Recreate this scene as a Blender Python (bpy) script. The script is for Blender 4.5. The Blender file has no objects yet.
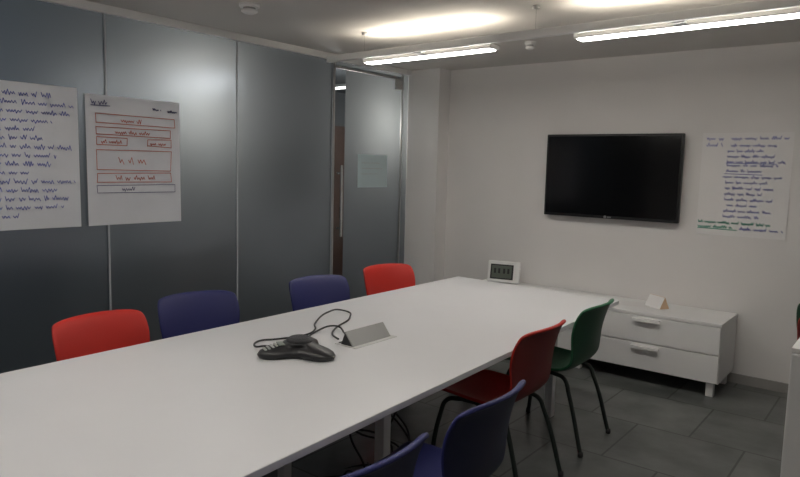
import bpy, bmesh, math, random
from mathutils import Vector, Matrix
random.seed(7)
sc = bpy.context.scene
COL = sc.collection
H = 1.55; CZ = 2.48; TZ = 0.73

# ---------------------------------------------------------------- materials
def mat(name, col, rough=0.5, metal=0.0, noise=0.0, nscale=8, bump=0.0, bscale=60, spec=0.5, coat=0.0):
    m = bpy.data.materials.new(name); m.use_nodes = True
    nt = m.node_tree; b = nt.nodes['Principled BSDF']
    b.inputs['Base Color'].default_value = (*col, 1)
    b.inputs['Roughness'].default_value = rough
    b.inputs['Metallic'].default_value = metal
    b.inputs['Specular IOR Level'].default_value = spec
    b.inputs['Coat Weight'].default_value = coat
    tc = nt.nodes.new('ShaderNodeTexCoord')
    if noise > 0:
        n = nt.nodes.new('ShaderNodeTexNoise'); n.inputs['Scale'].default_value = nscale; n.inputs['Detail'].default_value = 5
        r = nt.nodes.new('ShaderNodeValToRGB')
        r.color_ramp.elements[0].position = .3; r.color_ramp.elements[1].position = .7
        r.color_ramp.elements[0].color = (*[c*(1-noise) for c in col], 1)
        r.color_ramp.elements[1].color = (*[min(1, c*(1+noise)) for c in col], 1)
        nt.links.new(tc.outputs['Object'], n.inputs['Vector'])
        nt.links.new(n.outputs['Fac'], r.inputs['Fac']); nt.links.new(r.outputs['Color'], b.inputs['Base Color'])
    if bump > 0:
        n2 = nt.nodes.new('ShaderNodeTexNoise'); n2.inputs['Scale'].default_value = bscale; n2.inputs['Detail'].default_value = 4
        bp = nt.nodes.new('ShaderNodeBump'); bp.inputs['Strength'].default_value = bump; bp.inputs['Distance'].default_value = .01
        nt.links.new(tc.outputs['Object'], n2.inputs['Vector'])
        nt.links.new(n2.outputs['Fac'], bp.inputs['Height']); nt.links.new(bp.outputs['Normal'], b.inputs['Normal'])
    return m
def emis(name, col, s):
    m = bpy.data.materials.new(name); m.use_nodes = True
    nt = m.node_tree; nt.nodes.clear()
    e = nt.nodes.new('ShaderNodeEmission'); e.inputs['Color'].default_value = (*col, 1); e.inputs['Strength'].default_value = s
    o = nt.nodes.new('ShaderNodeOutputMaterial'); nt.links.new(e.outputs[0], o.inputs[0]); return m

M_wall = mat('wall_paint', (.74, .725, .72), .7, noise=.02, nscale=2, bump=.05, bscale=200)
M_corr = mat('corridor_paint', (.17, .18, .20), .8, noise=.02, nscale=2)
M_ceil = mat('ceiling_paint', (.64, .62, .60), .8, noise=.02, nscale=2)
M_table = mat('table_laminate', (.68, .68, .70), .36, noise=.015, nscale=3)
M_white = mat('white_lacquer', (.78, .78, .78), .4, noise=.01)
M_alu = mat('brushed_aluminium', (.5, .5, .5), .35, metal=.9)
M_steel = mat('steel', (.7, .7, .7), .25, metal=1)
M_blackp = mat('black_plastic', (.02, .02, .022), .4)
M_leg = mat('chair_leg_paint', (.012, .02, .016), .35)
M_red = mat('red_shell', (.50, .020, .012), .5, bump=.15, bscale=300)
M_blue = mat('blue_shell', (.018, .022, .12), .5, bump=.15, bscale=300)
M_green = mat('green_shell', (.025, .15, .07), .5, bump=.15, bscale=300)
M_red_shade = mat('red_shell_rear_shade', (.16, .010, .010), .5)
M_blue_shade = mat('blue_shell_rear_shade', (.010, .012, .055), .5)
M_green_shade = mat('green_shell_rear_shade', (.012, .065, .032), .5)
REAR_SHADE = {M_red: M_red_shade, M_blue: M_blue_shade, M_green: M_green_shade}  # darker shell copies: shade on the chair rears is put into the colour
M_paper = mat('flipchart_paper', (.64, .66, .71), .8, noise=.02, nscale=4)
M_paper2 = mat('flipchart_paper_thin', (.78, .77, .77), .8)
M_paper3 = mat('tinted_paper', (.44, .54, .57), .8)
M_inkb = mat('blue_ink', (.07, .10, .45), .6)
M_inkr = mat('red_ink', (.52, .13, .09), .6)
M_inkg = mat('green_ink', (.05, .35, .25), .6)
M_inkk = mat('dark_ink', (.08, .08, .20), .6)
M_screen = mat('tv_screen', (.003, .003, .0035), .12)
M_bezel = mat('tv_bezel', (.008, .008, .009), .3)
M_grey = mat('grey_plastic', (.35, .35, .35), .5)
M_lcd = mat('lcd', (.10, .12, .10), .3)
M_silver = mat('silver_plastic', (.55, .55, .54), .35, metal=.3)
M_module = mat('module_metal', (.27, .27, .265), .4, metal=.3)
M_base = mat('skirting', (.32, .31, .30), .5)
M_wood = mat('brown_door_wood', (.13, .06, .04), .5, noise=.2)
M_card = mat('card', (.62, .45, .30), .7)
M_joint = mat('silicone_joint', (.42, .44, .47), .4)
M_strip = emis('lamp_strip', (1, .965, .91), 37)
M_up = emis('lamp_uplight', (1, .90, .74), 27)
M_globe = emis('corridor_globe', (1, .96, .88), 135)
M_globe2 = emis('daylight_standin_globe', (.6, .8, 1), 65)
M_panel = emis('corridor_panel', (1, .96, .9), 6)

# floor tiles
M_floor = bpy.data.materials.new('slate_tiles'); M_floor.use_nodes = True
nt = M_floor.node_tree; b = nt.nodes['Principled BSDF']
tc = nt.nodes.new('ShaderNodeTexCoord'); mp = nt.nodes.new('ShaderNodeMapping')
mp.inputs['Location'].default_value = (.2, .1, 0)
br = nt.nodes.new('ShaderNodeTexBrick'); br.offset = 0.5; br.inputs['Scale'].default_value = 1
br.inputs['Brick Width'].default_value = .6; br.inputs['Row Height'].default_value = .6
br.inputs['Mortar Size'].default_value = .006
br.inputs['Color1'].default_value = (.090, .097, .094, 1); br.inputs['Color2'].default_value = (.13, .137, .132, 1)
br.inputs['Mortar'].default_value = (.028, .029, .028, 1)
nz = nt.nodes.new('ShaderNodeTexNoise'); nz.inputs['Scale'].default_value = 5; nz.inputs['Detail'].default_value = 8
mx = nt.nodes.new('ShaderNodeMixRGB'); mx.blend_type = 'OVERLAY'; mx.inputs['Fac'].default_value = .8
bp = nt.nodes.new('ShaderNodeBump'); bp.inputs['Strength'].default_value = .25; bp.inputs['Distance'].default_value = .01
L = nt.links.new
L(tc.outputs['Object'], mp.inputs['Vector']); L(mp.outputs[0], br.inputs['Vector']); L(tc.outputs['Object'], nz.inputs['Vector'])
L(br.outputs['Color'], mx.inputs['Color1']); L(nz.outputs['Fac'], mx.inputs['Color2']); L(mx.outputs[0], b.inputs['Base Color'])
L(nz.outputs['Fac'], bp.inputs['Height']); L(bp.outputs[0], b.inputs['Normal']); b.inputs['Roughness'].default_value = .3

# frosted glass: translucent body + soft gloss
def frosted(name, tcol, gcol, gfac, rough):
    m = bpy.data.materials.new(name); m.use_nodes = True
    nt = m.node_tree; nt.nodes.clear()
    t = nt.nodes.new('ShaderNodeBsdfTranslucent'); t.inputs['Color'].default_value = (*tcol, 1)
    g = nt.nodes.new('ShaderNodeBsdfGlossy'); g.inputs['Color'].default_value = (*gcol, 1); g.inputs['Roughness'].default_value = rough
    mx = nt.nodes.new('ShaderNodeMixShader'); mx.inputs['Fac'].default_value = gfac
    o = nt.nodes.new('ShaderNodeOutputMaterial')
    nt.links.new(t.outputs[0], mx.inputs[1]); nt.links.new(g.outputs[0], mx.inputs[2]); nt.links.new(mx.outputs[0], o.inputs[0])
    return m
M_frost = frosted('frosted_glass', (.30, .32, .33), (.34, .38, .44), .40, .27)
M_clear = bpy.data.materials.new('clear_glass'); M_clear.use_nodes = True
nt = M_clear.node_tree; nt.nodes.clear()
t = nt.nodes.new('ShaderNodeBsdfTransparent'); t.inputs['Color'].default_value = (.7, .76, .78, 1)
g = nt.nodes.new('ShaderNodeBsdfGlossy'); g.inputs['Roughness'].default_value = .03
mx = nt.nodes.new('ShaderNodeMixShader'); mx.inputs['Fac'].default_value = .08
o = nt.nodes.new('ShaderNodeOutputMaterial')
nt.links.new(t.outputs[0], mx.inputs[1]); nt.links.new(g.outputs[0], mx.inputs[2]); nt.links.new(mx.outputs[0], o.inputs[0])

# ---------------------------------------------------------------- helpers
def link(ob, parent=None):
    COL.objects.link(ob)
    if parent: ob.parent = parent
    return ob
def empty(name, loc=(0, 0, 0), rz=0):
    e = bpy.data.objects.new(name, None); e.location = loc; e.rotation_euler = (0, 0, rz); e.empty_display_size = .1
    return link(e)
def mesh(name, verts, faces, m, parent=None, smooth=False):
    me = bpy.data.meshes.new(name); me.from_pydata([tuple(v) for v in verts], [], faces); me.update()
    me.materials.append(m)
    if smooth:
        for p in me.polygons: p.use_smooth = True
    return link(bpy.data.objects.new(name, me), parent)
def box(name, lo, hi, m, parent=None, bev=0.0, rot=None, seg=2):
    c = [(lo[i]+hi[i])/2 for i in range(3)]; d = [(hi[i]-lo[i])/2 for i in range(3)]
    vs = [(sx*d[0], sy*d[1], sz*d[2]) for sx in (-1, 1) for sy in (-1, 1) for sz in (-1, 1)]
    fs = [(0, 1, 3, 2), (4, 6, 7, 5), (0, 4, 5, 1), (2, 3, 7, 6), (0, 2, 6, 4), (1, 5, 7, 3)]
    ob = mesh(name, vs, fs, m, parent); ob.location = c
    if rot: ob.rotation_euler = rot
    if bev > 0:
        bm = ob.modifiers.new('b', 'BEVEL'); bm.width = bev; bm.segments = seg; bm.limit_method = 'ANGLE'
    return ob
def pane(name, y0, y1, z0, z1, m, parent):
    return mesh(name, [(-4, y0, z0), (-4, y1, z0), (-4, y1, z1), (-4, y0, z1)], [(0, 1, 2, 3)], m, parent)
def tube(name, pts, r, m, parent=None, cyc=False, smooth=True):
    cu = bpy.data.curves.new(name, 'CURVE'); cu.dimensions = '3D'; cu.bevel_depth = r; cu.bevel_resolution = 4; cu.use_fill_caps = True
    if smooth:
        sp = cu.splines.new('BEZIER'); sp.bezier_points.add(len(pts)-1)
        for bpnt, p in zip(sp.bezier_points, pts):
            bpnt.co = p; bpnt.handle_left_type = bpnt.handle_right_type = 'AUTO'
    else:
        sp = cu.splines.new('POLY'); sp.points.add(len(pts)-1)
        for q, p in zip(sp.points, pts): q.co = (*p, 1)
    sp.use_cyclic_u = cyc; cu.resolution_u = 10
    cu.materials.append(m)
    tmp = bpy.data.objects.new(name, cu); COL.objects.link(tmp)
    dg = bpy.context.evaluated_depsgraph_get()
    me = bpy.data.meshes.new_from_object(tmp.evaluated_get(dg))
    bpy.data.objects.remove(tmp)
    for p in me.polygons: p.use_smooth = True
    return link(bpy.data.objects.new(name, me), parent)
def lathe(name, prof, m, parent=None, n=40, loc=(0, 0, 0)):
    vs = []; fs = []
    for (r, z) in prof:
        for i in range(n):
            a = 2*math.pi*i/n; vs.append((r*math.cos(a), r*math.sin(a), z))
    k = len(prof)
    for j in range(k-1):
        for i in range(n):
            fs.append((j*n+i, j*n+(i+1) % n, (j+1)*n+(i+1) % n, (j+1)*n+i))
    fs.append(tuple(range(n))[::-1]); fs.append(tuple(range((k-1)*n, k*n)))
    ob = mesh(name, vs, fs, m, parent, smooth=True); ob.location = loc
    return ob

# ---------------------------------------------------------------- room shell
box('floor', (-6.2, -2.1, -.1), (1.7, 8, 0), M_floor)
box('ceiling', (-4.0, -2.1, CZ), (1.7, 5.5, CZ+.1), M_ceil)
box('ceiling_corridor', (-6.2, -2.1, CZ), (-4.0, 8, CZ+.1), M_corr)
box('wall_far', (-3.99, 5.38, 0), (1.6, 5.5, CZ), M_wall)
box('wall_far_pier', (-4.06, 5.20, 0), (-3.634, 5.38, CZ), M_wall)
box('wall_right', (1.5, -2, 0), (1.6, 5.38, CZ), M_wall)
box('wall_back', (-4.0, -2.1, 0), (1.6, -2, CZ), M_wall)
box('wall_corridor_back', (-6.1, -2.1, 0), (-4.0, -2, CZ), M_corr)
box('wall_corridor', (-6.1, -2, 0), (-6, 8, CZ), M_corr)
box('wall_corridor_end', (-6, 7.9, 0), (-4, 8, CZ), M_corr)
box('wall_corridor_inner', (-4.06, 5.38, 0), (-3.99, 7.9, CZ), M_corr)
box('baseboard_far', (-3.634, 5.365, 0), (1.5, 5.38, .07), M_base)
box('baseboard_pier', (-4.0, 5.19, 0), (-3.634, 5.20, .07), M_base)
box('door_corridor', (-5.999, 6.0, 0), (-5.96, 6.9, 2.05), M_wood)

# glass partition
gp = empty('glass_partition')
edges = [-2.0, -.9, .12, 1.13, 2.136, 3.135, 4.142]
for i in range(len(edges)-1):
    pane('frosted_panel_%d' % i, edges[i]+.006, edges[i+1]-.006, .04, CZ-.05, M_frost, gp)
    box('joint_%d' % i, (-4.006, edges[i+1]-.006, .04), (-3.994, edges[i+1]+.006, CZ-.05), M_joint, gp)
box('top_track', (-4.03, -2, CZ-.05), (-3.97, 5.2, CZ), M_white, gp, bev=.003)
box('bottom_track', (-4.02, -2, 0), (-3.98, 5.2, .04), M_alu, gp, bev=.003)
pane('side_strip', 5.10, 5.198, .04, CZ-.05, M_frost, gp)
box('mullion_near', (-4.015, 4.142, .04), (-3.985, 4.158, CZ-.05), M_alu, gp)
box('mullion_far', (-4.015, 5.085, .04), (-3.985, 5.10, CZ-.05), M_alu, gp)
box('header', (-4.012, 4.158, 2.375), (-3.988, 5.085, 2.39), M_alu, gp)
pane('transom_glass', 4.158, 5.085, 2.39, CZ-.05, M_frost, gp)
dr = empty('door_1')
pane('clear_strip', 4.165, 4.30, .045, 2.37, M_clear, dr)
pane('frosted_leaf', 4.30, 5.08, .045, 2.37, M_frost, dr)
tube('pull_bar', [(-3.95, 4.215, .93), (-3.95, 4.215, 1.55)], .013, M_steel, dr, smooth=False)
for z in (1.0, 1.48):
    tube('pull_standoff', [(-4.0, 4.215, z), (-3.95, 4.215, z)], .009, M_steel, dr, smooth=False)
box('patch_hinge_top', (-4.02, 4.98, 2.28), (-3.98, 5.08, 2.37), M_alu, dr, bev=.003)
box('patch_hinge_bottom', (-4.02, 4.98, .045), (-3.98, 5.08, .12), M_alu, dr, bev=.003)
# corridor lamps; the cool first one is added to stand in for bluish daylight
for i, (x, y) in enumerate(((-4.7, 1.0), (-4.42, 2.82), (-4.40, 4.87), (-4.6, 6.9))):
    e = empty('corridor_pendant_lamp', (x, y, 0))
    zz = 1.95
    lathe('globe', [(.005, -.05)]+[(.05*math.cos(a*math.pi/16), .05*math.sin(a*math.pi/16)) for a in range(-7, 8)]+[(.005, .05)], M_globe2 if i == 0 else M_globe, e, 24, (0, 0, zz))
    tube('cord', [(0, 0, zz+.05), (0, 0, CZ)], .004, M_white, e, smooth=False)
cp = empty('corridor_ceiling_light', (-5.3, 5.75, CZ))
box('housing', (-.32, -.09, -.03), (.32, .09, 0), M_white, cp, bev=.003)
box('diffuser', (-.30, -.07, -.035), (.30, .07, -.031), M_panel, cp)

# ---------------------------------------------------------------- sheets + handwriting
def sheet(name, O, U, V, N, w, h, m, curl=.006, n=14):
    O, U, V, N = map(Vector, (O, U, V, N)); vs = []; fs = []
    for j in range(n+1):
        for i in range(n+1):
            u = i/n; v = j/n
            off = curl*(.35+.3*math.sin(5*u+1)*math.sin(3*v)) + curl*1.6*(abs(u-.5)*2)**6*(1-v)
            vs.append(O+U*(u*w)+V*(v*h)+N*off)
    for j in range(n):
        for i in range(n):
            a = j*(n+1)+i; fs.append((a, a+1, a+n+2, a+n+1))
    return mesh(name, vs, fs, m, smooth=True)
def strokes(name, O, U, V, N, lines, wd, m, parent, off):
    O, U, V, N = map(Vector, (O, U, V, N)); vs = []; fs = []
    for ln in lines:
        for (p, q) in zip(ln[:-1], ln[1:]):
            d = Vector((q[0]-p[0], q[1]-p[1]))
            if d.length < 1e-6: continue
            n = Vector((-d.y, d.x)).normalized()*wd/2; t = d.normalized()*wd*.3
            k = len(vs)
            for (x, y) in ((p[0]-t.x+n.x, p[1]-t.y+n.y), (p[0]-t.x-n.x, p[1]-t.y-n.y), (q[0]+t.x-n.x, q[1]+t.y-n.y), (q[0]+t.x+n.x, q[1]+t.y+n.y)):
                vs.append(O+U*x+V*y+N*off)
            fs.append((k, k+1, k+2, k+3))
    return mesh(name, vs, fs, m, parent)
def scribble(u0, v, u1, hgt, slope=0.0):
    out = []; u = u0
    while u < u1:
        wl = random.uniform(.03, .1); e = min(u+wl, u1); ln = []; x = u; up = True
        while x < e:
            hh = hgt*random.choice((.45, .5, .55, 1.0, .6)) if up else -hgt*random.choice((0, 0, 0, .25))
            ln.append((x, v+hh+slope*(x-u0))); x += hgt*random.uniform(.22, .42); up = not up
        if len(ln) > 1: out.append(ln)
        u = e+hgt*.7
    return out
def rect(u0, v0, u1, v1, j=.004):
    r = lambda: random.uniform(-j, j)
    return [[(u0+r(), v0+r()), (u1+r(), v0+r()), (u1+r(), v1+r()), (u0+r(), v1+r()), (u0, v0)]]
GU, GV, GN = (0, 1, 0), (0, 0, 1), (1, 0, 0)
O1 = (-3.992, 1.305, 1.14)
s1 = sheet('flipchart_sheet', O1, GU, GV, GN, .65, .825, M_paper)
ls = []
for k, (a, bb) in enumerate([(.1, .50), (.12, .62), (.16, .60), (.16, .5), (.1, .40), (.08, .44), (.1, .62), (.16, .52), (.18, .50), (.06, .36), (.12, .62), (.16, .52), (.1, .60), (.12, .55), (.1, .3)]):
    ls += scribble(a, .755-k*.049, bb, .024)
strokes('handwriting', O1, GU, GV, GN, ls, .0036, M_inkb, s1, .014)
O2 = (-3.992, 2.0, 1.14)
s2 = sheet('flipchart_sheet', O2, GU, GV, GN, .645, .80, M_paper)
strokes('title', O2, GU, GV, GN, scribble(.03, .745, .15, .025)+scribble(.44, .735, .50, .012)+scribble(.55, .73, .62, .012)+[[(.03, .735), (.15, .737)]], .005, M_inkk, s2, .014)
rl = rect(.06, .63, .60, .685)+rect(.06, .56, .57, .61)+rect(.06, .50, .26, .545)+rect(.40, .50, .57, .545)+rect(.06, .345, .57, .47)+rect(.06, .27, .57, .325)
rl += scribble(.22, .645, .36, .022)+scribble(.18, .572, .42, .022)+scribble(.09, .51, .23, .02)+scribble(.42, .51, .54, .02)+scribble(.2, .39, .4, .035)+scribble(.18, .285, .45, .025)
strokes('diagram_red', O2, GU, GV, GN, rl, .0042, M_inkr, s2, .014)
strokes('diagram_blue', O2, GU, GV, GN, rect(.06, .205, .60, .25)+scribble(.22, .215, .32, .022), .0034, M_inkk, s2, .014)
s3 = sheet('paper_notice', (-3.992, 4.464, 1.354), GU, GV, GN, .42, .30, M_paper3, .003)
strokes('print', (-3.992, 4.464, 1.354), GU, GV, GN, scribble(.05, .22, .3, .01)+scribble(.05, .17, .34, .01)+scribble(.05, .12, .28, .01), .002, M_grey, s3, .007)
WU, WV, WN = (1, 0, 0), (0, 0, 1), (0, -1, 0)
O4 = (-1.32, 5.378, 1.10)
s4 = sheet('flipchart_sheet', O4, WU, WV, WN, .60, .76, M_paper2, .004)
l1 = scribble(.03, .71, .15, .026)+scribble(.2, .71, .57, .024)+scribble(.03, .66, .15, .026)
for k, (a, bb) in enumerate([(.2, .5), (.18, .42), (.18, .5), (.18, .56)]): l1 += scribble(a, .66-k*.04, bb, .02)
strokes('handwriting_blue', O4, WU, WV, WN, l1, .0034, M_inkb, s4, .009)
l2 = []
for k, (a, bb) in enumerate([(.18, .52), (.18, .42), (.16, .55), (.18, .46), (.18, .5), (.18, .44), (.18, .5), (.2, .40), (.18, .50), (.18, .42)]): l2 += scribble(a, .515-k*.042, bb, .02)
l2 += [[(.17, .538), (.5, .535)], [(.17, .46), (.42, .456)]]
strokes('handwriting_dark', O4, WU, WV, WN, l2, .0032, M_inkb, s4, .009)
strokes('handwriting_green', O4, WU, WV, WN, scribble(.01, .09, .5, .018)+scribble(.01, .055, .25, .02)+[[(.01, .048), (.28, .045)]], .005, M_inkg, s4, .009)
strokes('handwriting_low', O4, WU, WV, WN, scribble(.3, .05, .58, .022), .004, M_inkb, s4, .009)

# ---------------------------------------------------------------- TV
tv = empty('wall_television')
box('cabinet', (-2.555, 5.295, 1.17), (-1.435, 5.335, 1.857), M_bezel, tv, bev=.006)
box('screen', (-2.537, 5.292, 1.195), (-1.453, 5.2955, 1.84), M_screen, tv)
box('rear_housing', (-2.35, 5.335, 1.27), (-1.70, 5.36, 1.75), M_bezel, tv, bev=.008)
box('wall_bracket', (-2.15, 5.36, 1.35), (-1.9, 5.38, 1.68), M_blackp, tv)
lathe('badge', [(.012, 0), (.012, .002)], M_grey, tv, 20, (-2.01, 5.2945, 1.183)).rotation_euler = (math.pi/2, 0, 0)
box('badge_text', (-1.992, 5.293, 1.178), (-1.96, 5.2945, 1.188), M_grey, tv)

# ---------------------------------------------------------------- table
tb = empty('conference_table')
def slab(name, pts, z0, z1, m, parent, bev=.003):
    n = len(pts); vs = [(x, y, z0) for x, y in pts]+[(x, y, z1) for x, y in pts]
    fs = [tuple(range(n))[::-1], tuple(range(n, 2*n))]+[(i, (i+1) % n, n+(i+1) % n, n+i) for i in range(n)]
    ob = mesh(name, vs, fs, m, parent)
    bm = ob.modifiers.new('b', 'BEVEL'); bm.width = bev; bm.segments = 2
    return ob
slab('top', [(-2.685, .25), (-1.30, .25), (-1.46, 4.18), (-2.715, 4.21)], TZ-.026, TZ, M_table, tb)
for nm, x in (('a', -1.73), ('b', -2.35)):
    for k, y in enumerate((.6, 2.13, 3.80)):
        box('leg_%s%d' % (nm, k), (x-.025, y-.025, 0), (x+.025, y+.025, TZ-.07), M_white, tb, bev=.004)
    box('rail_%s' % nm, (x-.02, .45, TZ-.07), (x+.02, 4.0, TZ-.026), M_white, tb, bev=.002)
for k, y in enumerate((.6, 2.13, 3.80)):
    box('cross_%d' % k, (-2.325, y-.02, TZ-.11), (-1.755, y+.02, TZ-.07), M_white, tb, bev=.002)

# ---------------------------------------------------------------- chairs
def chair(shell, loc, rz):
    e = empty('stacking_chair', (loc[0], loc[1], 0), rz)
    prof = [(.235, .415, .16), (.225, .435, .195), (.19, .447, .21), (.10, .445, .22), (0, .437, .222), (-.10, .434, .22), (-.165, .448, .215),
            (-.205, .485, .205), (-.222, .54, .205), (-.235, .60, .215), (-.25, .67, .228), (-.268, .74, .231), (-.285, .79, .229), (-.300, .818, .223), (-.322, .826, .214)]
    n = 14; vs = []; fs = []
    for k, (x, z, w) in enumerate(prof):
        back = max(0, min(1, (z-.46)/.2)) if k > 5 else 0
        for i in range(n+1):
            t = (i/n)*2-1
            xx = x+back*.05*(t*t); zz = z+(1-back)*.018*(t**4)-(0.008*t*t+.010*t**8 if k > 11 else 0)
            if k <= 5: zz -= .012*(1-t*t)*(1 if k > 1 else 0)
            vs.append((xx, t*w, zz))
    for k in range(len(prof)-1):
        for i in range(n):
            a = k*(n+1)+i; fs.append((a, a+n+1, a+n+2, a+1))
    s = mesh('shell', vs, fs, REAR_SHADE[shell], e, smooth=True)
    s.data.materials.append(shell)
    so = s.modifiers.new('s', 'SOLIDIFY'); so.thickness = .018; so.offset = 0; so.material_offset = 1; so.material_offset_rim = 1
    sb = s.modifiers.new('ss', 'SUBSURF'); sb.levels = 1; sb.render_levels = 2
    for sy in (-1, 1):
        tube('leg_front', [(.10, sy*.15, .415), (.165, sy*.175, .40), (.19, sy*.19, .33), (.235, sy*.215, .012)], .012, M_leg, e)
        tube('leg_rear', [(-.08, sy*.15, .413), (-.155, sy*.175, .40), (-.19, sy*.19, .33), (-.285, sy*.215, .012)], .012, M_leg, e)
        tube('side_rail', [(.10, sy*.15, .415), (-.08, sy*.15, .413)], .011, M_leg, e, smooth=False)
        for x in (.236, -.286): lathe('foot', [(.014, 0), (.015, .01), (.013, .03)], M_blackp, e, 16, (x, sy*.215, 0))
    for x in (.10, -.08): tube('cross_rail', [(x, -.15, .414), (x, .15, .414)], .009, M_leg, e, smooth=False)
    return e
# left side (face +x)
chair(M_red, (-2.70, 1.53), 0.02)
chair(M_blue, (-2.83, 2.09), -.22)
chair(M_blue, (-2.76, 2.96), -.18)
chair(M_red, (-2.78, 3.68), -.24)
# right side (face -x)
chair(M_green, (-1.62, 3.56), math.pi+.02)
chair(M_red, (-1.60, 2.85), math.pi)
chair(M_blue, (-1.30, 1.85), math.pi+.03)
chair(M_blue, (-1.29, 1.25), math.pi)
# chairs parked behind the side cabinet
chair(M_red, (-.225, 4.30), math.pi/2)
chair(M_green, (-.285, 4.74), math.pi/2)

# low side cabinet at the right
sb_ = empty('side_cabinet')
sx = -.395
box('body', (sx, 3.42, .03), (.45, 3.87, .76), M_white, sb_, bev=.003)
box('top', (sx, 3.41, .76), (.455, 3.875, .78), M_white, sb_, bev=.003)
box('plinth', (sx+.006, 3.44, 0), (.44, 3.86, .03), M_white, sb_)
for i, x in enumerate((sx+.006, .03)):
    box('door_leaf_%d' % i, (x, 3.402, .04), (x+.415, 3.418, .755), M_white, sb_, bev=.002)
    box('knob_%d' % i, (x+(.385 if i == 0 else .02), 3.382, .55), (x+(.395 if i == 0 else .03), 3.402, .65), M_alu, sb_, bev=.002)

# ---------------------------------------------------------------- credenza
cr = empty('drawer_credenza')
cx0, cx1, cy0, cy1, cz0, cz1 = -3.10, -.985, 4.87, 5.36, .10, .53
box('carcass', (cx0, cy0+.02, cz0), (cx1, cy1, cz1-.02), M_white, cr, bev=.002)
box('top', (cx0-.003, cy0, cz1-.02), (cx1+.003, cy1, cz1), M_white, cr, bev=.002)
cw = (cx1-cx0)/2
for c in range(2):
    for r in range(2):
        x0 = cx0+c*cw+.004; z0 = cz0+.006+r*.203
        box('drawer_%d%d' % (c, r), (x0, cy0, z0), (x0+cw-.008, cy0+.019, z0+.195), M_white, cr, bev=.002)
        xc = x0+cw/2+.02
        box('handle_%d%d' % (c, r), (xc-.10, cy0-.03, z0+.172), (xc+.10, cy0, z0+.178), M_white, cr, bev=.002)
        box('handle_lip_%d%d' % (c, r), (xc-.10, cy0-.03, z0+.155), (xc+.10, cy0-.025, z0+.174), M_white, cr, bev=.002)
for x in (cx0+.03, (cx0+cx1)/2, cx1-.08):
    for y in (cy0+.03, cy1-.08):
        box('foot', (x, y, 0), (x+.05, y+.05, cz0), M_white, cr, bev=.002)

# clock
ck = empty('digital_clock', (-2.88, 5.22, .531), .25); ck.scale = (1.2, 1.2, 1.2)
rx = (-.18, 0, 0)
box('frame', (-.125, -.012, .004), (.125, .014, .165), M_white, ck, bev=.012, rot=rx, seg=4)
box('bezel', (-.10, -.016, .03), (.075, -.010, .142), M_blackp, ck, bev=.003, rot=rx)
box('lcd', (-.088, -.019, .04), (.063, -.014, .132), M_lcd, ck, bev=.002, rot=rx)
for i, x in enumerate((-.062, -.03, .008, .04)):
    box('digit_%d' % i, (x-.008, -.0215, .075), (x+.008, -.019, .112), M_blackp, ck, rot=rx)
box('stand', (-.06, .0, 0), (.06, .06, .012), M_silver, ck, bev=.003)

# tent card and papers on credenza
tc_ = empty('tent_card', (-1.50, 5.15, .5305), -.55)
mesh('card_front', [(-.09, -.045, 0), (.07, -.045, 0), (.07, 0, .09), (-.09, 0, .09)], [(0, 1, 2, 3)], M_paper2, tc_).modifiers.new('s', 'SOLIDIFY').thickness = .002
mesh('card_rear', [(-.09, 0, .09), (.07, 0, .09), (.07, .045, 0), (-.09, .045, 0)], [(0, 1, 2, 3)], M_card, tc_).modifiers.new('s', 'SOLIDIFY').thickness = .002
mesh('card_gusset', [(.071, -.045, 0), (.071, .045, 0), (.071, 0, .09)], [(0, 1, 2)], M_card, tc_)
sheet('loose_paper', (-1.82, 5.00, .5315), (.97, .2, 0), (-.2, .97, 0), (0, 0, 1), .29, .20, M_paper2, .002)

# ---------------------------------------------------------------- conference phone
ph = empty('conference_phone', (-2.06, 1.95, TZ+.001), .0)
def lobe(a): 
    c = .5+.5*math.cos(3*(a-math.radians(-115)))
    return .088+.098*c**1.3
rings = [(0, .060), (.2, .060), (.36, .058), (.42, .054), (.55, .049), (.72, .041), (.86, .034), (.95, .027), (1.0, .014), (.97, .002)]
n = 96; vs = []; fs = []
for (f, z) in rings:
    for i in range(n):
        a = 2*math.pi*i/n
        r = f*lobe(a)
        if f <= .42: r = f*.17
        vs.append((r*math.cos(a), r*math.sin(a), z))
for j in range(len(rings)-1):
    for i in range(n): fs.append((j*n+i, j*n+(i+1) % n, (j+1)*n+(i+1) % n, (j+1)*n+i))
fs.append(tuple(range((len(rings)-1)*n, len(rings)*n)))
mesh('body', vs, fs, M_blackp, ph, smooth=True)
lathe('speaker_grille', [(.058, .056), (.055, .068), (.042, .075), (.01, .077)], mat('grille', (.05, .05, .055), .5, bump=.8, bscale=400), ph, 40)
kd = Vector((math.cos(math.radians(-115)), math.sin(math.radians(-115)), 0)); kp = Vector((-kd.y, kd.x, 0))
box('lcd_window', (-.028, -.012, 0), (.028, .012, .004), mat('phone_lcd', (.25, .28, .25), .3), ph, rot=(0, .0, math.radians(-25))).location = kd*.085+Vector((0, 0, .053))
M_key = mat('phone_keys', (.45, .46, .45), .5)
for r in range(4):
    for c in range(3):
        p = kd*(.107+.016*r)+kp*((c-1)*.018)+Vector((0, 0, .050-.0044*r))
        bb = box('key_%d%d' % (r, c), (-.0065, -.0045, -.002), (.0065, .0045, .003), M_key, ph, bev=.001, rot=(0, 0, math.radians(-25))); bb.location = p
def rel(pts): return [(x+2.06, y-1.95, z-TZ) for x, y, z in pts]
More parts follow.
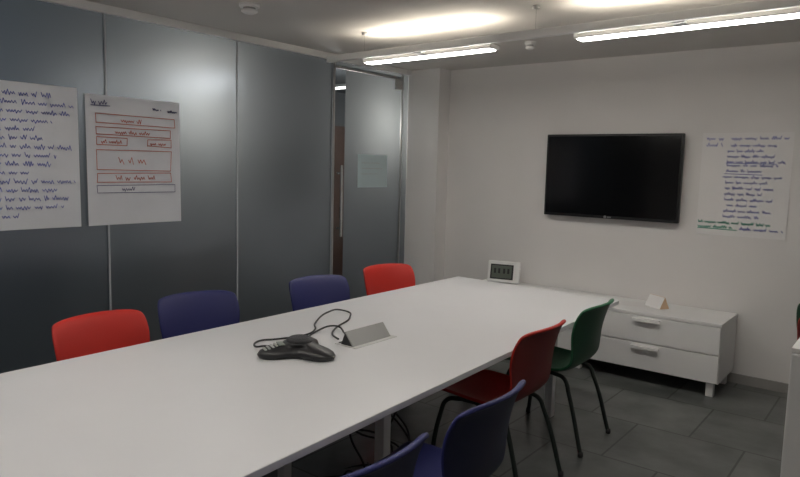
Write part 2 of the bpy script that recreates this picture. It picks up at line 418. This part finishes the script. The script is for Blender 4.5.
tube('cable_line', rel([(-2.14, 1.90, TZ+.02), (-2.20, 1.885, TZ+.02), (-2.267, 1.879, TZ+.006), (-2.33, 1.95, TZ+.006), (-2.295, 2.03, TZ+.006), (-2.257, 2.17, TZ+.006), (-2.30, 2.28, TZ+.006), (-2.383, 2.361, TZ+.007), (-2.45, 2.52, TZ+.03), (-2.465, 2.675, TZ+.012), (-2.362, 2.604, TZ+.006), (-2.239, 2.359, TZ+.006), (-2.16, 2.26, TZ+.007), (-2.085, 2.22, TZ+.008)]), .0045, M_blackp, ph)
tube('cable_power', rel([(-2.10, 2.06, TZ+.012), (-2.18, 2.12, TZ+.006), (-2.26, 2.24, TZ+.006), (-2.24, 2.36, TZ+.02), (-2.15, 2.33, TZ+.006), (-2.085, 2.27, TZ+.010)]), .0045, M_blackp, ph)

# power module
pm = empty('desk_power_module', (0, 0, 0))
box('plate', (-2.06, 2.17, TZ), (-1.93, 2.47, TZ+.003), M_silver, pm, bev=.001)
box('well', (-2.055, 2.19, TZ+.003), (-2.03, 2.44, TZ+.006), M_blackp, pm)
mesh('flap', [(-1.955, 2.18, TZ+.003), (-1.955, 2.45, TZ+.003), (-2.005, 2.45, TZ+.065), (-2.005, 2.18, TZ+.065)], [(0, 1, 2, 3)], M_module, pm).modifiers.new('s', 'SOLIDIFY').thickness = .005
mesh('flap_side', [(-1.955, 2.181, TZ+.003), (-2.005, 2.181, TZ+.065), (-2.03, 2.181, TZ+.003)], [(0, 1, 2)], M_blackp, pm).modifiers.new('s', 'SOLIDIFY').thickness = .003

# cables under table
cb = empty('power_cable_bundle')
for k in range(6):
    x = -1.95+random.uniform(-.1, .1); y = 2.3+random.uniform(-.08, .1)
    pts = [(x, y, TZ-.04)]
    for j in range(4): pts.append((x+random.uniform(-.12, .2), y+random.uniform(-.2, .2), TZ-.03-(j+1)*.16))
    xx, yy = pts[-1][0], pts[-1][1]
    for j in range(4): pts.append((xx+random.uniform(-.3, .3), yy+random.uniform(-.4, .3), .008))
    tube('cable_%d' % k, pts, .005, M_blackp, cb)

# ---------------------------------------------------------------- pendant linear lights
def luminaire(y, xc, rz):
    e = empty('linear_pendant_light', (xc, y, 0), rz)
    zb = 2.285
    for i, (a, c) in enumerate(((-1.35, -.30), (.28, 1.40))):
        box('lamp_body_%d' % i, (a-.02, -.05, zb), (c+.02, .05, zb+.03), M_white, e, bev=.006)
        box('diffuser_%d' % i, (a, -.035, zb-.006), (c, .035, zb-.001), M_strip, e)
        box('uplight_%d' % i, (a+.03, -.035, zb+.031), (c-.03, .035, zb+.035), M_up, e)
        box('bracket_%d' % i, ((a+c)/2-.03, -.09, zb+.01), ((a+c)/2+.03, -.05, zb+.025), M_white, e)
    box('rail', (-1.66, -.125, zb+.015), (1.6, -.09, zb+.06), M_white, e, bev=.003)
    for x in (-1.3, .05, 1.3):
        tube('suspension_wire', [(x, -.1, zb+.06), (x, -.1, CZ)], .002, M_steel, e, smooth=False)
        lathe('ceiling_cup', [(.02, 0), (.02, .02)], M_alu, e, 20, (x, -.1, CZ-.02))
    return e
luminaire(3.62, -1.85, math.radians(-2.5))
luminaire(.9, -1.85, 0)  # second row, added out of view for soft fill light

def detector(x, y, r):
    e = empty('smoke_detector', (x, y, CZ))
    lathe('base', [(r, 0), (r, -.015), (r*.9, -.022)], M_white, e)
    lathe('neck', [(r*.6, -.022), (r*.6, -.035)], M_grey, e)
    lathe('cap', [(r*.8, -.035), (r*.8, -.045), (r*.5, -.055), (.003, -.057)], M_white, e)
detector(-3.2, 2.60, .06); detector(-2.33, 4.47, .04)

# ---------------------------------------------------------------- world + camera
w = bpy.data.worlds.new('World'); sc.world = w; w.use_nodes = True
w.node_tree.nodes['Background'].inputs[0].default_value = (.6, .7, 1, 1); w.node_tree.nodes['Background'].inputs[1].default_value = .05
cam = bpy.data.cameras.new('camera'); co = bpy.data.objects.new('camera', cam); COL.objects.link(co)
R = Vector((.7864, .6175, .0254)); B = Vector((.6116, -.7834, .1079)).normalized()
R = (R-B*R.dot(B)).normalized(); U = B.cross(R)
mt = Matrix((R, U, B)).transposed().to_4x4(); mt.translation = (0, 0, H)
co.matrix_world = mt
cam.sensor_width = 36; cam.lens = 661/800*36; cam.clip_start = .05
sc.camera = co
sc.view_settings.view_transform = 'Standard'
sc.view_settings.exposure = 0
